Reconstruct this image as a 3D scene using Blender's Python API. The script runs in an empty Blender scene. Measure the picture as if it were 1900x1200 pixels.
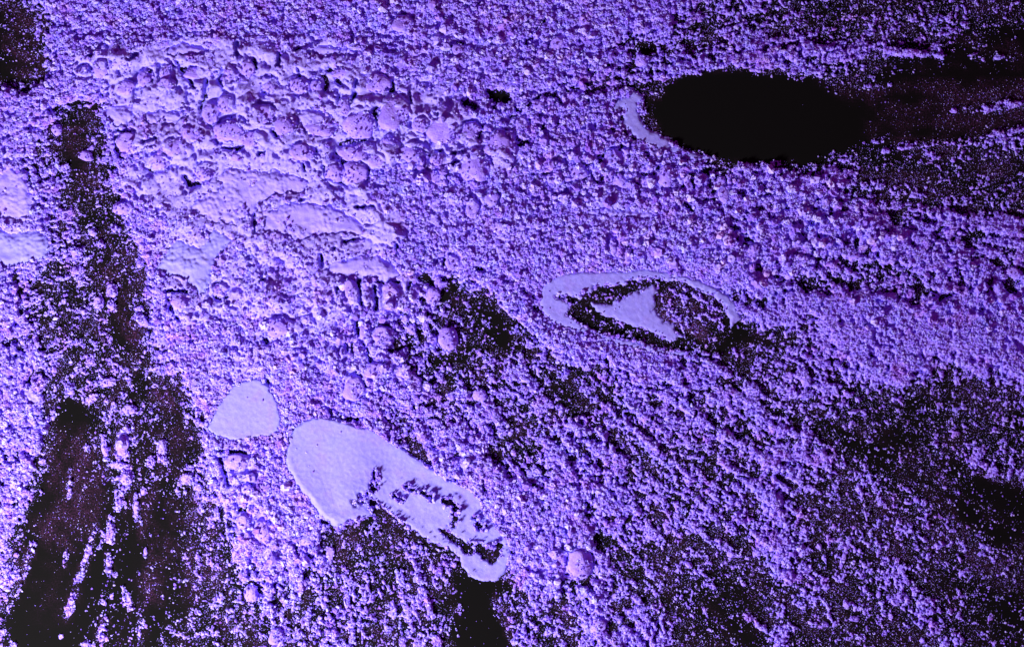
import bpy, bmesh, math
import numpy as np

# ------------------------------------------------------------------ camera, light, exposure
# photograph pixels (1900 x 1200) lie on the table plane: 1 px = 0.1 mm, frame = 19 x 12 cm
S = 1e-4
W0, H0 = 1900, 1200
sc = bpy.context.scene
C = sc.collection
def P(x, y, z=0.0):
    return ((x - 950) * S, (600 - y) * S, z * S)

cam_d = bpy.data.cameras.new("camera")
cam = bpy.data.objects.new("camera", cam_d); C.objects.link(cam)
cam.location = (0, 0, 0.50)
cam_d.sensor_width = 36
cam_d.lens = 36 * 0.50 / 0.19
cam_d.clip_start = 0.01; cam_d.clip_end = 20
sc.camera = cam

world = bpy.data.worlds.new("World"); sc.world = world
world.use_nodes = True
bg = world.node_tree.nodes["Background"]
bg.inputs[0].default_value = (0.75, 0.05, 0.44, 1)
bg.inputs[1].default_value = 0.25

key_d = bpy.data.lights.new("studio_lamp", 'AREA')
key_d.shape = 'DISK'; key_d.size = 0.045
key_d.energy = 1.52
key_d.color = (1.0, 0.97, 1.0)
key = bpy.data.objects.new("studio_lamp", key_d); C.objects.link(key)
key.location = P(-560, 2100, 1380)
from mathutils import Vector
aim = Vector(P(800, 550, 0)) - key.location
key.rotation_euler = aim.to_track_quat('-Z', 'Y').to_euler()

sc.view_settings.view_transform = 'Standard'
sc.view_settings.look = 'None'
sc.view_settings.exposure = 0.0
sc.view_settings.gamma = 1.0

# ------------------------------------------------------------------ noise
def _h(ix, iy, seed):
    a = (ix.astype(np.int64) * 374761393 + iy.astype(np.int64) * 668265263 + seed * 1442695041) & 0xffffffff
    a = ((a ^ (a >> 13)) * 1274126177) & 0xffffffff
    a = ((a ^ (a >> 16)) * 2246822519) & 0xffffffff
    a = a ^ (a >> 15)
    return (a & 0xffffff) / float(0x1000000)
def vnoise(x, y, seed=0):
    ix = np.floor(x); iy = np.floor(y)
    fx = x - ix; fy = y - iy
    fx = fx * fx * (3 - 2 * fx); fy = fy * fy * (3 - 2 * fy)
    a = _h(ix, iy, seed); b = _h(ix + 1, iy, seed); c = _h(ix, iy + 1, seed); d = _h(ix + 1, iy + 1, seed)
    return (a * (1 - fx) + b * fx) * (1 - fy) + (c * (1 - fx) + d * fx) * fy
def fbm(x, y, seed=0, octv=4, gain=0.5):
    s = 0; a = 1; t = 0
    for k in range(octv):
        # rotate each octave so that lattice lines never align
        cx = x * math.cos(k * .7 + .3) - y * math.sin(k * .7 + .3)
        cy = x * math.sin(k * .7 + .3) + y * math.cos(k * .7 + .3)
        s = s + a * vnoise(cx * 2 ** k, cy * 2 ** k, seed + k * 17); t += a; a *= gain
    return s / t
def worley(x, y, seed=0):
    ix = np.floor(x); iy = np.floor(y)
    f1 = np.full(x.shape, 9.0); f2 = f1.copy(); hid = np.zeros(x.shape)
    for dx in (-1, 0, 1):
        for dy in (-1, 0, 1):
            jx = ix + dx; jy = iy + dy
            px = jx + _h(jx, jy, seed); py = jy + _h(jx, jy, seed + 5)
            d = np.hypot(px - x, py - y)
            m = d < f1
            f2 = np.where(m, f1, np.minimum(f2, d))
            hid = np.where(m, _h(jx, jy, seed + 9), hid)
            f1 = np.where(m, d, f1)
    return f1, f2, hid
def sstep(a, b, x):
    t = np.clip((x - a) / (b - a), 0, 1)
    return t * t * (3 - 2 * t)
def rank01(v):
    o = np.sort(v.ravel()[::7])
    return np.searchsorted(o, v.ravel()).reshape(v.shape) / float(o.size)

# ------------------------------------------------------------------ where the powder lies (how much of the table it covers, 0..9)
ROWS = [
 "50:2 90:5 1250:9 1440:6.5 1560:6 1620:4.5 1750:5 1900:4.5",
 "50:1 90:4 1160:9 1250:7 1420:6.3 1650:7 1700:5 1770:4 1850:3 1900:1.5",
 "50:2 90:3.5 1130:9 1190:6.5 1240:5.5 1300:8 1560:6.5 1620:4 1900:1",
 "150:8.6 200:7.5 890:9 960:7.5 1000:8.5 1180:7 1235:3 1560:2 1650:1.2 1900:.6",
 "60:9 110:8 190:3 900:9.3 1130:8.5 1190:8 1235:2.5 1560:.3 1900:1",
 "50:8.5 110:6 170:2 215:6 1180:9 1270:8 1340:5 1480:3 1560:3 1720:2 1900:3",
 "50:9 115:6.5 170:2.5 215:5 960:9.3 1300:8.3 1420:6.8 1600:7.3 1700:4.2 1900:3.2",
 "50:9 130:7.3 220:3 960:9.5 1380:8.6 1560:8.2 1660:6 1800:5 1900:4.2",
 "80:9.5 150:7 240:3 1000:9.5 1360:9 1410:6.5 1700:8.5 1800:7 1900:6",
 "90:9.5 160:6 255:3 1000:9.5 1420:9 1800:8.3 1900:6.3",
 "40:9 100:4 200:4.3 270:2 780:9.5 850:7.5 900:6.5 1400:9 1500:8 1700:6 1800:7 1900:8.5",
 "40:9 150:4.2 210:6 270:2 310:5 780:9.5 820:7.5 930:3.3 1000:8 1380:8 1420:6.5 1900:9",
 "60:8 180:4 230:5 275:1 315:5 740:9.5 850:6.5 950:2.2 1010:6 1290:8 1400:2 1480:3.2 1530:6 1900:9",
 "60:8 160:6 250:7 312:3.2 730:9.5 800:6 940:4 1030:6 1100:8 1170:7 1260:9 1350:7 1480:4 1550:6 1900:8",
 "80:8.3 170:3 210:7 270:5 350:2.4 690:9.5 800:8 960:6 1000:6 1140:4 1420:7 1500:6 1680:5 1760:3.2 1850:5 1900:6",
 "90:8.3 150:1.2 210:4 300:5 350:3 385:7 600:9.3 690:7.3 800:7 940:6.5 970:4 1060:5 1420:6.2 1500:6 1600:4 1720:2.3 1900:3.4",
 "95:8.3 190:1 250:5.5 310:4 370:2.2 400:6 730:9.4 830:6.3 920:8.3 1000:4 1100:6 1420:5.2 1500:7 1560:6 1640:3 1700:1.2 1760:4 1830:3 1900:4",
 "65:8.3 200:1 260:6 310:4 350:3 410:6.5 840:9.4 960:8.5 1000:6 1100:7 1420:5.4 1490:7.2 1560:5 1700:4 1760:3 1800:2 1850:5 1900:3.5",
 "50:8 200:.9 270:4.5 350:3 410:5.2 900:9.3 1070:9 1150:7 1420:6 1455:8.8 1560:4.2 1700:4.2 1790:4 1900:1.2",
 "35:8 160:.7 220:2.2 280:3 340:2.2 410:4.2 460:8 620:9.3 700:4.5 850:5 960:9 1100:8.3 1420:6 1500:7.5 1600:4.2 1800:5 1850:3 1900:1.4",
 "30:7 150:.7 220:2.2 350:2.1 440:5 480:7.3 620:8.7 680:3.5 850:5 1100:8.2 1200:5.3 1420:5 1500:7 1620:4.2 1720:5 1900:4",
 "20:6 150:.5 200:1.6 260:2.2 340:2.1 450:4.2 520:8 600:7.4 680:5 830:6 940:1.6 970:7 1040:6 1130:7.3 1300:5 1420:3.3 1500:6 1700:5 1900:3",
 "20:6 130:.5 240:1.6 340:2.1 400:3.2 480:5.2 620:7.2 680:5 820:6 930:.6 970:5 1000:6 1090:4.2 1130:8 1180:4 1250:6 1420:3 1500:6.8 1620:4 1740:5 1830:4 1900:2.2",
 "20:5 180:1 240:4 330:2.1 480:3.2 560:6.2 660:7.2 840:5 930:.6 1000:5 1090:4.2 1260:7 1420:2.3 1480:7 1700:3.2 1800:4 1900:2.2",
]
ST = 2.0; MG = 130
gx = np.arange(-MG, W0 + MG + .1, ST); gy = np.arange(-MG, H0 + MG + .1, ST)
NX, NY = len(gx), len(gy)
X, Y = np.meshgrid(gx, gy)
# warp so that the cells never show
XW = X + 34 * (fbm(X / 70, Y / 70, 3, 3) - .5) * 2
YW = Y + 34 * (fbm(X / 70, Y / 70, 31, 3) - .5) * 2
cs = np.arange(0, W0 + 1, 10.0)
rowv = []
for r in ROWS:
    v = np.zeros(len(cs)); x0 = 0
    for t in r.split():
        e, q = t.split(':'); e = float(e)
        v[(cs >= x0) & (cs <= e)] = float(q); x0 = e
    k = np.array([1, 2, 3, 2, 1.]); k /= k.sum()
    rowv.append(np.convolve(np.pad(v, 2, mode='edge'), k, 'valid'))
rowv = np.array(rowv) / 9.5
fy = np.clip((YW - 25) / 50, 0, len(ROWS) - 1.001); fx = np.clip(XW / 10, 0, len(cs) - 1.001)
iy = fy.astype(int); ix = fx.astype(int); ty = fy - iy; tx = fx - ix
ty = ty * ty * (3 - 2 * ty)
COV = (rowv[iy, ix] * (1 - tx) + rowv[iy, ix + 1] * tx) * (1 - ty) + (rowv[iy + 1, ix] * (1 - tx) + rowv[iy + 1, ix + 1] * tx) * ty

# blown streaks run away from one point
ang = np.arctan2(Y - 230, X - 500); rad = np.hypot(Y - 230, X - 500)
STREAK = fbm(ang * 30, rad / 260, 71, 3) - .5
STREAK2 = fbm(ang * 95, rad / 190, 77, 3) - .5
far = sstep(250, 700, rad)
mid = np.clip(4 * COV * (1 - COV), 0, 1)
COV = COV + far * mid * (.58 * STREAK + .36 * STREAK2)
COV = COV + mid * .22 * (fbm(X / 46, Y / 46, 91, 3) - .5)

# ------------------------------------------------------------------ shapes on the table: signed distance, positive inside
def sdf_poly(pts, jag=5, sc_=14, seed=1):
    pts = np.array(pts, float); n = len(pts)
    x0, y0 = pts.min(0) - 60; x1, y1 = pts.max(0) + 60
    i0 = max(0, int((x0 + MG) / ST)); i1 = min(NX, int((x1 + MG) / ST) + 2)
    j0 = max(0, int((y0 + MG) / ST)); j1 = min(NY, int((y1 + MG) / ST) + 2)
    x = X[j0:j1, i0:i1]; y = Y[j0:j1, i0:i1]
    d = np.full(x.shape, 1e9); ins = np.zeros(x.shape, bool)
    for a in range(n):
        ax, ay = pts[a]; bx, by = pts[(a + 1) % n]
        ex, ey = bx - ax, by - ay
        t = np.clip(((x - ax) * ex + (y - ay) * ey) / (ex * ex + ey * ey + 1e-9), 0, 1)
        d = np.minimum(d, np.hypot(x - ax - t * ex, y - ay - t * ey))
        c = ((ay > y) != (by > y))
        if ey != 0:
            ins ^= c & (x < ex * (y - ay) / ey + ax)
    sd = np.where(ins, d, -d)
    sd = sd + jag * 2 * (fbm(x / sc_, y / sc_, seed, 3) - .5)
    out = np.full(X.shape, -60.0); out[j0:j1, i0:i1] = sd
    return out
def sdf_stroke(pts, jag=6, sc_=9, seed=2):      # pts: (x, y, radius)
    out = np.full(X.shape, -60.0)
    P_ = np.array(pts, float)
    x0, y0 = P_[:, :2].min(0) - 70; x1, y1 = P_[:, :2].max(0) + 70
    i0 = max(0, int((x0 + MG) / ST)); i1 = min(NX, int((x1 + MG) / ST) + 2)
    j0 = max(0, int((y0 + MG) / ST)); j1 = min(NY, int((y1 + MG) / ST) + 2)
    if i1 <= i0 or j1 <= j0: return out
    x = X[j0:j1, i0:i1]; y = Y[j0:j1, i0:i1]
    d = np.full(x.shape, -60.0)
    for a in range(max(1, len(pts) - 1)):
        ax, ay, ar = pts[a]; bx, by, br = pts[min(a + 1, len(pts) - 1)]
        ex, ey = bx - ax, by - ay
        t = np.clip(((x - ax) * ex + (y - ay) * ey) / (ex * ex + ey * ey + 1e-9), 0, 1)
        d = np.maximum(d, ar + t * (br - ar) - np.hypot(x - ax - t * ex, y - ay - t * ey))
    d = d + jag * 2 * (fbm(x / sc_, y / sc_, seed, 3, .6) - .5)
    out[j0:j1, i0:i1] = d
    return out

# the bare black oval
OVAL = [(1222,190),(1240,160),(1270,146),(1310,136),(1345,133),(1400,138),(1450,142),(1500,158),(1545,180),(1590,205),(1600,235),(1570,262),(1530,280),(1480,292),(1430,298),(1395,301),(1350,296),(1310,286),(1280,272),(1250,255),(1232,230),(1222,210)]
oval = sdf_poly(OVAL, 5, 12, 5)
soft = np.where(X > 1480, 30, 7)
ovm = sstep(-soft, 4, oval)
COV = COV * (1 - ovm)
# more bare places: (points with radius, strength)
BARE = [
 ([(1205,190,10),(1222,215,12),(1240,250,8),(1290,280,7)], .75), ([(1183,88,8),(1205,92,9),(1235,85,7)], .7),
 ([(915,176,8),(940,180,9)], .9), ([(860,190,4),(880,198,4)], .8), ([(1150,200,5)], .9), ([(1153,220,5)], .6),
 ([(825,545,9),(850,550,13),(880,575,16),(915,605,20),(938,632,16)], .5),
 ([(838,535,9),(824,556,6)], .85), ([(790,515,10),(800,522,6)], .9),
 ([(875,650,12),(840,665,10),(805,665,9)], .7), ([(740,635,8),(730,650,6)], .8), ([(775,610,9),(785,625,6)], .7),
 ([(945,760,10),(975,830,16),(1000,860,10)], .22), ([(1040,720,20),(1080,750,18)], .15),
 ([(880,1100,22),(880,1140,30),(900,1180,34),(915,1230,40)], .9), ([(855,1080,16),(930,1090,14)], .7),
 ([(120,960,60),(90,1080,60),(80,1200,60)], .6), ([(130,760,22),(120,830,40)], .75),
 ([(60,30,30),(50,110,30)], .4), ([(235,620,22),(215,560,12)], .8), ([(145,240,16),(140,290,18),(150,320,12)], .8),
 ([(1650,830,28),(1620,860,20)], .3), ([(1780,880,22),(1850,930,28),(1890,950,28)], .35),
 ([(1800,150,60),(1700,160,50),(1600,215,40),(1750,235,30)], .5), ([(1580,220,50),(1700,200,62),(1800,180,75),(1960,150,100)], .75), ([(1800,95,40),(1950,90,50)], .4), ([(1640,285,26),(1740,325,46),(1900,335,62),(1990,330,62)], .42),
 ([(150,215,32),(152,310,40),(200,420,42),(238,540,42),(245,640,40),(190,760,70),(180,900,110)], .27), ([(180,900,110),(170,1060,140),(160,1230,170)], .5), ([(20,60,50),(40,130,40)], .5), ([(300,820,40),(310,960,50),(300,1100,60)], .35),
 ([(140,450,60),(140,560,80),(170,660,90)], .30), ([(290,760,60),(320,900,70),(350,1060,90),(380,1200,100)], .26), ([(1600,900,60),(1750,1000,80),(1860,1130,90)], .32), ([(1380,1120,70),(1450,1200,70)], .25), ([(1750,760,70),(1900,800,60)], .3), ([(1850,60,60),(1950,60,60)], .3), ([(1560,30,60),(1750,50,70),(1900,40,70)], .22),
 ([(1340,640,16),(1368,620,16),(1365,590,10)], .8), ([(1400,630,30),(1440,640,24)], .3),
 ([(640,1005,16),(640,1040,14),(670,1070,12)], .5), ([(645,985,10)], .5), ([(580,1100,10),(545,1140,12)], .6),
 ([(515,1110,6),(520,1120,6)], .7), ([(1590,445,6),(1588,460,5)], .95), ([(1875,520,5),(1878,535,8)], .8),
 ([(1590,530,14),(1620,500,12),(1660,505,14),(1700,530,12)], .28), ([(1380,445,10),(1390,450,6)], .45),
 ([(1100,1068,6),(1083,1082,7)], .7), ([(1092,1030,6)], .7), ([(1133,1162,9)], .9), ([(1110,995,11),(1112,1015,5)], .7),
 ([(770,820,12),(785,850,8)], .5), ([(845,845,6)], .5), ([(1820,885,9),(1870,900,9)],.5),
 ([(215,810,6),(190,905,20)], .5), ([(315,930,20),(300,1060,30)], .4), ([(70,855,8),(92,848,8)], .9),
]
for n_, (st, k) in enumerate(BARE):
    m = sstep(-7, 5, sdf_stroke(st, 8, 12, 100 + n_))
    COV = COV * (1 - k * m)
# dark cracks and pits between the chunks: x, y, length, half width, direction
PITS = [(83,62,0,0,0),(497,117,0,0,0)]
CRACKS = [ # polyline with radius
 [(240,118,4),(247,108,6),(258,102,3)], [(200,112,3),(203,128,3)], [(278,132,3),(282,148,3)], [(165,107,3),(172,103,2)],
 [(330,117,2),(345,140,3),(362,165,2)], [(385,152,4),(382,175,6),(372,200,4)], [(415,130,3),(408,148,5),(416,165,2)],
 [(441,82,5),(440,100,5)], [(472,110,3),(476,128,3)], [(520,102,5),(518,122,5)], [(548,94,2),(556,90,3)], [(553,128,3),(556,146,3)],
 [(604,167,6)], [(608,118,2),(622,142,3),(636,162,2)], [(661,150,4),(660,172,6),(648,200,4)], [(700,195,3),(694,212,4),(703,232,2)],
 [(731,145,4),(728,168,5)], [(760,172,3),(764,192,3)], [(812,213,6)], [(857,242,3),(862,232,3),(875,227,4)], [(884,230,3),(893,240,4),(888,258,4)],
 [(765,143,3),(756,146,2)], [(646,263,3),(680,262,3)], [(480,288,4),(492,282,2)], [(563,305,2),(566,318,3)], [(603,310,3),(608,332,3)],
 [(507,240,3),(512,252,3)], [(215,243,3),(235,244,4),(242,245,2)], [(213,255,3),(217,280,3),(230,295,3)], [(268,263,3),(290,257,4)],
 [(345,330,5),(355,345,6),(368,340,4)], [(415,275,3),(440,278,5),(452,272,3)], [(475,380,4),(472,400,6),(473,430,4)], [(310,512,3),(312,485,3)],
 [(312,540,4),(335,540,4),(350,543,2)], [(314,550,3),(318,575,3),(330,592,3)], [(405,526,3),(400,555,3),(420,552,3)], [(595,475,6),(599,492,5)],
 [(640,447,5),(655,445,3)], [(620,462,4)], [(490,508,4),(486,520,3)], [(626,543,4),(628,535,3)], [(664,515,4),(671,555,4),(672,568,3)], [(695,530,3),(700,560,5),(698,573,5)],
 [(740,523,2),(700,524,2)], [(738,455,4),(737,472,3)], [(762,520,3),(758,535,3)], [(663,598,4),(664,620,3)], [(654,640,4),(657,652,3)], [(497,637,5),(492,630,3)],
 [(681,648,3),(690,670,3)], [(663,690,3),(678,715,2)], [(615,775,4),(640,777,5),(665,780,4)], [(498,705,3),(495,725,3),(505,745,2)],
 [(352,620,3),(356,632,4)], [(405,835,4),(440,837,4),(470,842,3)], [(408,850,3),(418,880,4),(425,900,3)], [(412,940,5),(415,985,5)], [(455,945,3),(470,935,3)],
 [(548,1010,3),(555,1028,3)], [(574,1052,4),(568,1070,4)], [(510,1105,5),(518,1120,5)], [(612,990,3),(620,996,3)], [(790,845,6),(800,870,5)],
 [(758,817,5),(770,822,5)], [(845,890,4),(835,892,3)], [(895,890,3),(900,910,3)],
 [(830,288,3),(858,281,2)], [(850,300,3),(840,305,2)], [(905,290,2),(915,305,3)], [(790,285,3),(772,275,2)], [(1185,322,5),(1205,325,5)], [(1280,325,6),(1290,345,6)],
 [(1110,290,5),(1115,302,4)], [(1150,272,4),(1160,275,4)], [(1318,335,4),(1320,345,4)], [(1270,380,5),(1285,392,3)], 
 [(1000,180,4),(965,205,3)], [(960,270,5),(985,262,6)], [(20,475,0.5)], [(62,460,5),(72,452,6)], [(38,535,5),(40,580,4)], [(1015,30,3),(1000,50,3),(975,82,4)],
 [(735,1008,0.5)], [(575,370,3),(590,362,3),(535,378,3)], [(660,385,3),(693,383,3)], [(1105,130,6)], [(1163,126,5)], [(1008,235,5)], [(1035,232,5)], [(1080,395,0.5)],
 [(50,312,1),(60,350,2),(72,380,3)], [(345,150,1)],
]
crack = np.full(X.shape, -60.0)
for n_, st in enumerate(CRACKS):
    crack = np.maximum(crack, sdf_stroke([(a_, b_, c_ * .72) for a_, b_, c_ in st], 5.0, 8, 300 + n_))
crm = sstep(-2.5, 2.0, crack)
# trails of crumbs across the bare places
ADD = [
 ([(1645,97,8),(1690,98,7),(1745,104,5)], .9), ([(1803,107,4),(1825,108,3)], .8), ([(1848,106,5),(1880,110,3)], .7),
 ([(1620,265,4),(1650,253,4)], .6), ([(1630,282,3),(1690,272,5),(1745,263,5),(1780,268,4)], .7), ([(1815,262,4),(1855,248,8),(1905,240,5)], .75),
 ([(1790,203,4),(1835,203,8),(1870,195,8),(1905,190,8)], .6), ([(1720,285,8),(1740,290,5)], .8), ([(1650,160,5),(1580,162,3)], .3),
 ([(178,975,4),(165,1025,6),(148,1070,5),(140,1083,4)], .6), ([(140,1095,4),(130,1120,6),(122,1145,4)], .7), ([(190,985,4),(185,1015,5)], .6),
 ([(207,960,7),(203,1000,8)], .7), ([(200,1030,6),(203,1060,6)], .7), ([(228,1090,3),(243,1125,6)], .7), ([(130,870,2),(129,920,4)], .7), ([(125,1020,4),(120,1045,4)], .5),
 ([(220,935,8),(225,905,10),(235,880,14),(225,840,14),(232,800,12)], .7), ([(193,810,5),(197,850,6)], .8), ([(253,920,5),(257,970,6)], .6), ([(303,815,6),(303,850,9)], .8),
 ([(1425,560,10),(1520,585,12)], .5), ([(1270,1030,9),(1300,1060,9),(1330,1100,7)], .6), ([(1370,1135,5),(1430,1175,7),(1470,1210,8)], .7), ([(1590,890,5),(1600,920,5)], .7),
 ([(1800,860,12),(1850,880,14),(1905,890,14)], .5), ([(60,1010,8),(25,1100,10)], .4), ([(185,1180,8),(195,1150,6)], .6), ([(26,1195,6)], .6),
]
for n_, (st, k) in enumerate(ADD):
    m = sstep(-5, 4, sdf_stroke(st, 5, 9, 500 + n_))
    COV = np.maximum(COV, k * m)

# the eye-shaped print and the long smear: black crumbled ring, holes
EYE_DARK = [(1052,582),(1072,552),(1110,534),(1150,524),(1200,518),(1250,520),(1296,535),(1322,547),(1343,564),(1356,590),(1354,622),(1338,642),(1296,650),(1250,648),(1200,641),(1150,628),(1110,616),(1080,603)]
EYE_PALE = [(1098,562),(1127,566),(1160,550),(1187,540),(1212,530),(1220,538),(1212,573),(1226,590),(1252,606),(1264,623),(1243,632),(1213,619),(1187,607),(1160,601),(1133,588),(1110,578)]
EYE_DUST = [(1222,545),(1240,530),(1280,530),(1320,545),(1340,565),(1338,590),(1310,610),(1275,612),(1245,600),(1225,580)]
eyeD = sdf_poly(EYE_DARK, 10, 10, 7); eyeP = sdf_poly(EYE_PALE, 6, 10, 8); eyeU = sdf_poly(EYE_DUST, 6, 10, 9)
COV = np.where(eyeD > 0, np.clip(.20 + .30 * sstep(-2, 8, eyeU), 0, 1), COV)
eyetip = sdf_stroke([(1036,549,3),(1048,553,4),(1062,556,6),(1075,570,5)], 5, 6, 10)
SLAB_HOLES = [
 [(694,876,3),(698,890,8),(692,905,6)], [(672,925,8),(680,915,4),(664,930,3)], [(690,935,8),(705,948,8),(724,968,15),(762,993,11),(800,1015,10),(840,1030,9)],
 [(752,903,5),(768,908,2)], [(784,914,5),(800,922,6)], [(824,930,5),(838,932,6)], [(846,940,7),(844,962,7),(840,974,5)], [(885,962,5),(893,976,7)],
 [(813,980,3),(834,992,7),(850,1002,6),(870,1017,8)], [(870,1017,8),(892,1018,10),(915,1030,14)], [(925,1010,8),(918,1022,6)], [(800,918,3)], [(730,918,2),(745,925,2)],
 [(700,955,8),(660,985,10)],
]
holes = eyetip.copy()
for n_, st in enumerate(SLAB_HOLES):
    holes = np.maximum(holes, sdf_stroke(st, 8.5, 8, 600 + n_))

# pressed smooth patches of powder: name, label, outline, jag, base height, thickness, dish
SOFT = [2, 3, 4, 5, 6, 7] + list(range(11, 19))
PATCH = [
 ("powder_smear", "long pale smooth smear with black crumbly gouges, running down to the right below centre",
  [(529,850),(533,815),(545,790),(570,775),(600,770),(640,780),(690,795),(735,825),(785,857),(830,890),(870,903),(890,925),(905,955),(925,980),(945,1000),(948,1030),(938,1060),(922,1078),(895,1078),(870,1067),(857,1045),(848,1022),(810,1010),(775,1003),(740,990),(700,958),(650,966),(625,977),(600,962),(575,930),(550,900),(535,875)], 4, 8, 13, 1),
 ("powder_patch", "round pale smooth patch touching the upper left tip of the long smear",
  [(383,792),(395,765),(415,735),(435,712),(455,702),(480,700),(500,715),(518,745),(526,775),(520,800),(500,811),(470,813),(440,820),(410,812),(390,806)], 5, 7, 10, .5),
 ("powder_patch", "ragged pale smooth patch with a crumbled top edge, right of the dark band",
  [(298,480),(310,460),(330,442),(352,452),(372,458),(385,445),(395,425),(420,432),(432,445),(420,462),(405,482),(397,505),(390,530),(375,556),(364,545),(345,520),(310,512),(290,500)], 6, 6, 9, .4),
 ("powder_patch", "broad cracked pale patch above the ragged smooth patch, smooth and chalky",
  [(392,325),(420,312),(470,310),(520,316),(560,325),(592,343),(560,358),(520,365),(484,378),(470,400),(440,418),(400,415),(375,405),(350,385),(365,365),(400,355),(408,340)], 9, 8, 9, .2),
 ("powder_patch", "long chalky patch left of centre, lying level with its crack at the left end",
  [(485,410),(500,390),(530,378),(580,372),(630,385),(660,400),(688,425),(670,440),(640,440),(600,435),(560,448),(520,440),(490,430)], 8, 8, 10, .2),
 ("powder_patch", "narrow curved pale patch with sharp lower edge, above two upright black cracks",
  [(598,500),(612,487),(640,478),(670,470),(705,472),(735,490),(747,512),(735,521),(705,523),(680,518),(640,512),(615,514)], 4, 9, 12, -.6),
 ("powder_patch", "smooth patch cut by the left edge of the picture, notched black on its right",
  [(-100,430),(-40,418),(0,420),(20,432),(50,428),(75,425),(95,445),(90,475),(70,485),(40,492),(15,502),(0,492),(-50,500),(-100,480)], 5, 7, 10, .4),
 ("powder_patch", "small smooth reddish violet patch at the left edge, above the notched patch",
  [(-20,330),(20,312),(42,315),(55,340),(62,375),(60,400),(40,412),(10,410),(-20,400)], 8, 7, 8, .3),
 ("powder_smear", "hooked blue-violet smear curling round the left end of the bare black oval",
  [(1136,196),(1147,183),(1160,180),(1177,170),(1193,176),(1191,188),(1183,192),(1186,212),(1191,228),(1207,243),(1240,256),(1250,272),(1277,282),(1325,294),(1293,299),(1243,285),(1193,268),(1167,244),(1147,231),(1138,213)], 5, 7, 5, .1),
 ("powder_smear", "smooth lavender ring of the eye-shaped print at right of centre",
  [(999,556),(1003,535),(1015,520),(1040,508),(1080,503),(1120,502),(1165,501),(1200,498),(1230,502),(1270,511),(1300,520),(1330,533),(1355,550),(1370,572),(1376,592),(1362,600),(1340,630),(1260,662),(1200,653),(1150,641),(1110,627),(1070,613),(1040,606),(1020,596),(1005,577)], 3, 8, 5, .3),
 ("powder_smear", "pale tongue of smooth powder inside the eye-shaped print", EYE_PALE, 7, 9, 3, .0),
 ("powder_smear", "short faint bluish smear between the black oval and the eye-shaped print",
  [(1080,392),(1110,384),(1160,386),(1205,392),(1228,402),(1200,410),(1150,408),(1105,404)], 8, 9, 8, .1),
 ("powder_patch", "small smooth patch at upper left beside the dark band, with a hooked crack below",
  [(186,205),(205,190),(235,195),(255,205),(250,225),(238,240),(215,238),(200,225)], 6, 7, 11, .1),
 ("powder_patch", "pale level patch at upper left, right of the small smooth patch",
  [(262,212),(300,200),(345,205),(355,220),(330,235),(300,232),(270,230)], 9, 8, 11, .1),
 ("powder_patch", "smooth blue patch along the top among chunks, left one of the matching pair",
  [(300,92),(330,78),(370,82),(395,92),(380,104),(345,106),(318,108)], 7, 7, 12, -.3),
 ("powder_patch", "smooth blue patch along the top among chunks, right one of the matching pair",
  [(565,95),(590,80),(630,84),(668,94),(660,108),(620,106),(592,112)], 7, 7, 12, -.3),
 ("powder_patch", "flat pale patch in the chunk field, below the right magenta crack",
  [(545,210),(580,198),(615,212),(630,232),(622,252),(590,258),(560,248)], 6, 7, 12, -.2),
 ("powder_patch", "small smooth patch at lower left edge above the black wedge",
  [(45,725),(62,712),(78,728),(80,748),(66,752),(50,745)], 6, 5, 9, .2),
 ("powder_patch", "small smooth blue patch on the dark band, left of the dusty stain",
  [(290,630),(302,622),(314,630),(318,642),(304,648),(292,642)], 4, 5, 8, .1),
]
psd = []
for n_, p in enumerate(PATCH):
    d = sdf_poly(p[2], p[3], p[4], 40 + n_)
    if n_ == 0: d = np.minimum(d, -holes)
    if n_ == 8: d = np.minimum(d, -sdf_stroke([(1155,203,4),(1153,221,4)], 4, 5, 77))
    if n_ == 9: d = np.minimum(np.minimum(d, -eyeD), -holes)
    psd.append(d)
PALL = np.max(psd, axis=0)

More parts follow.
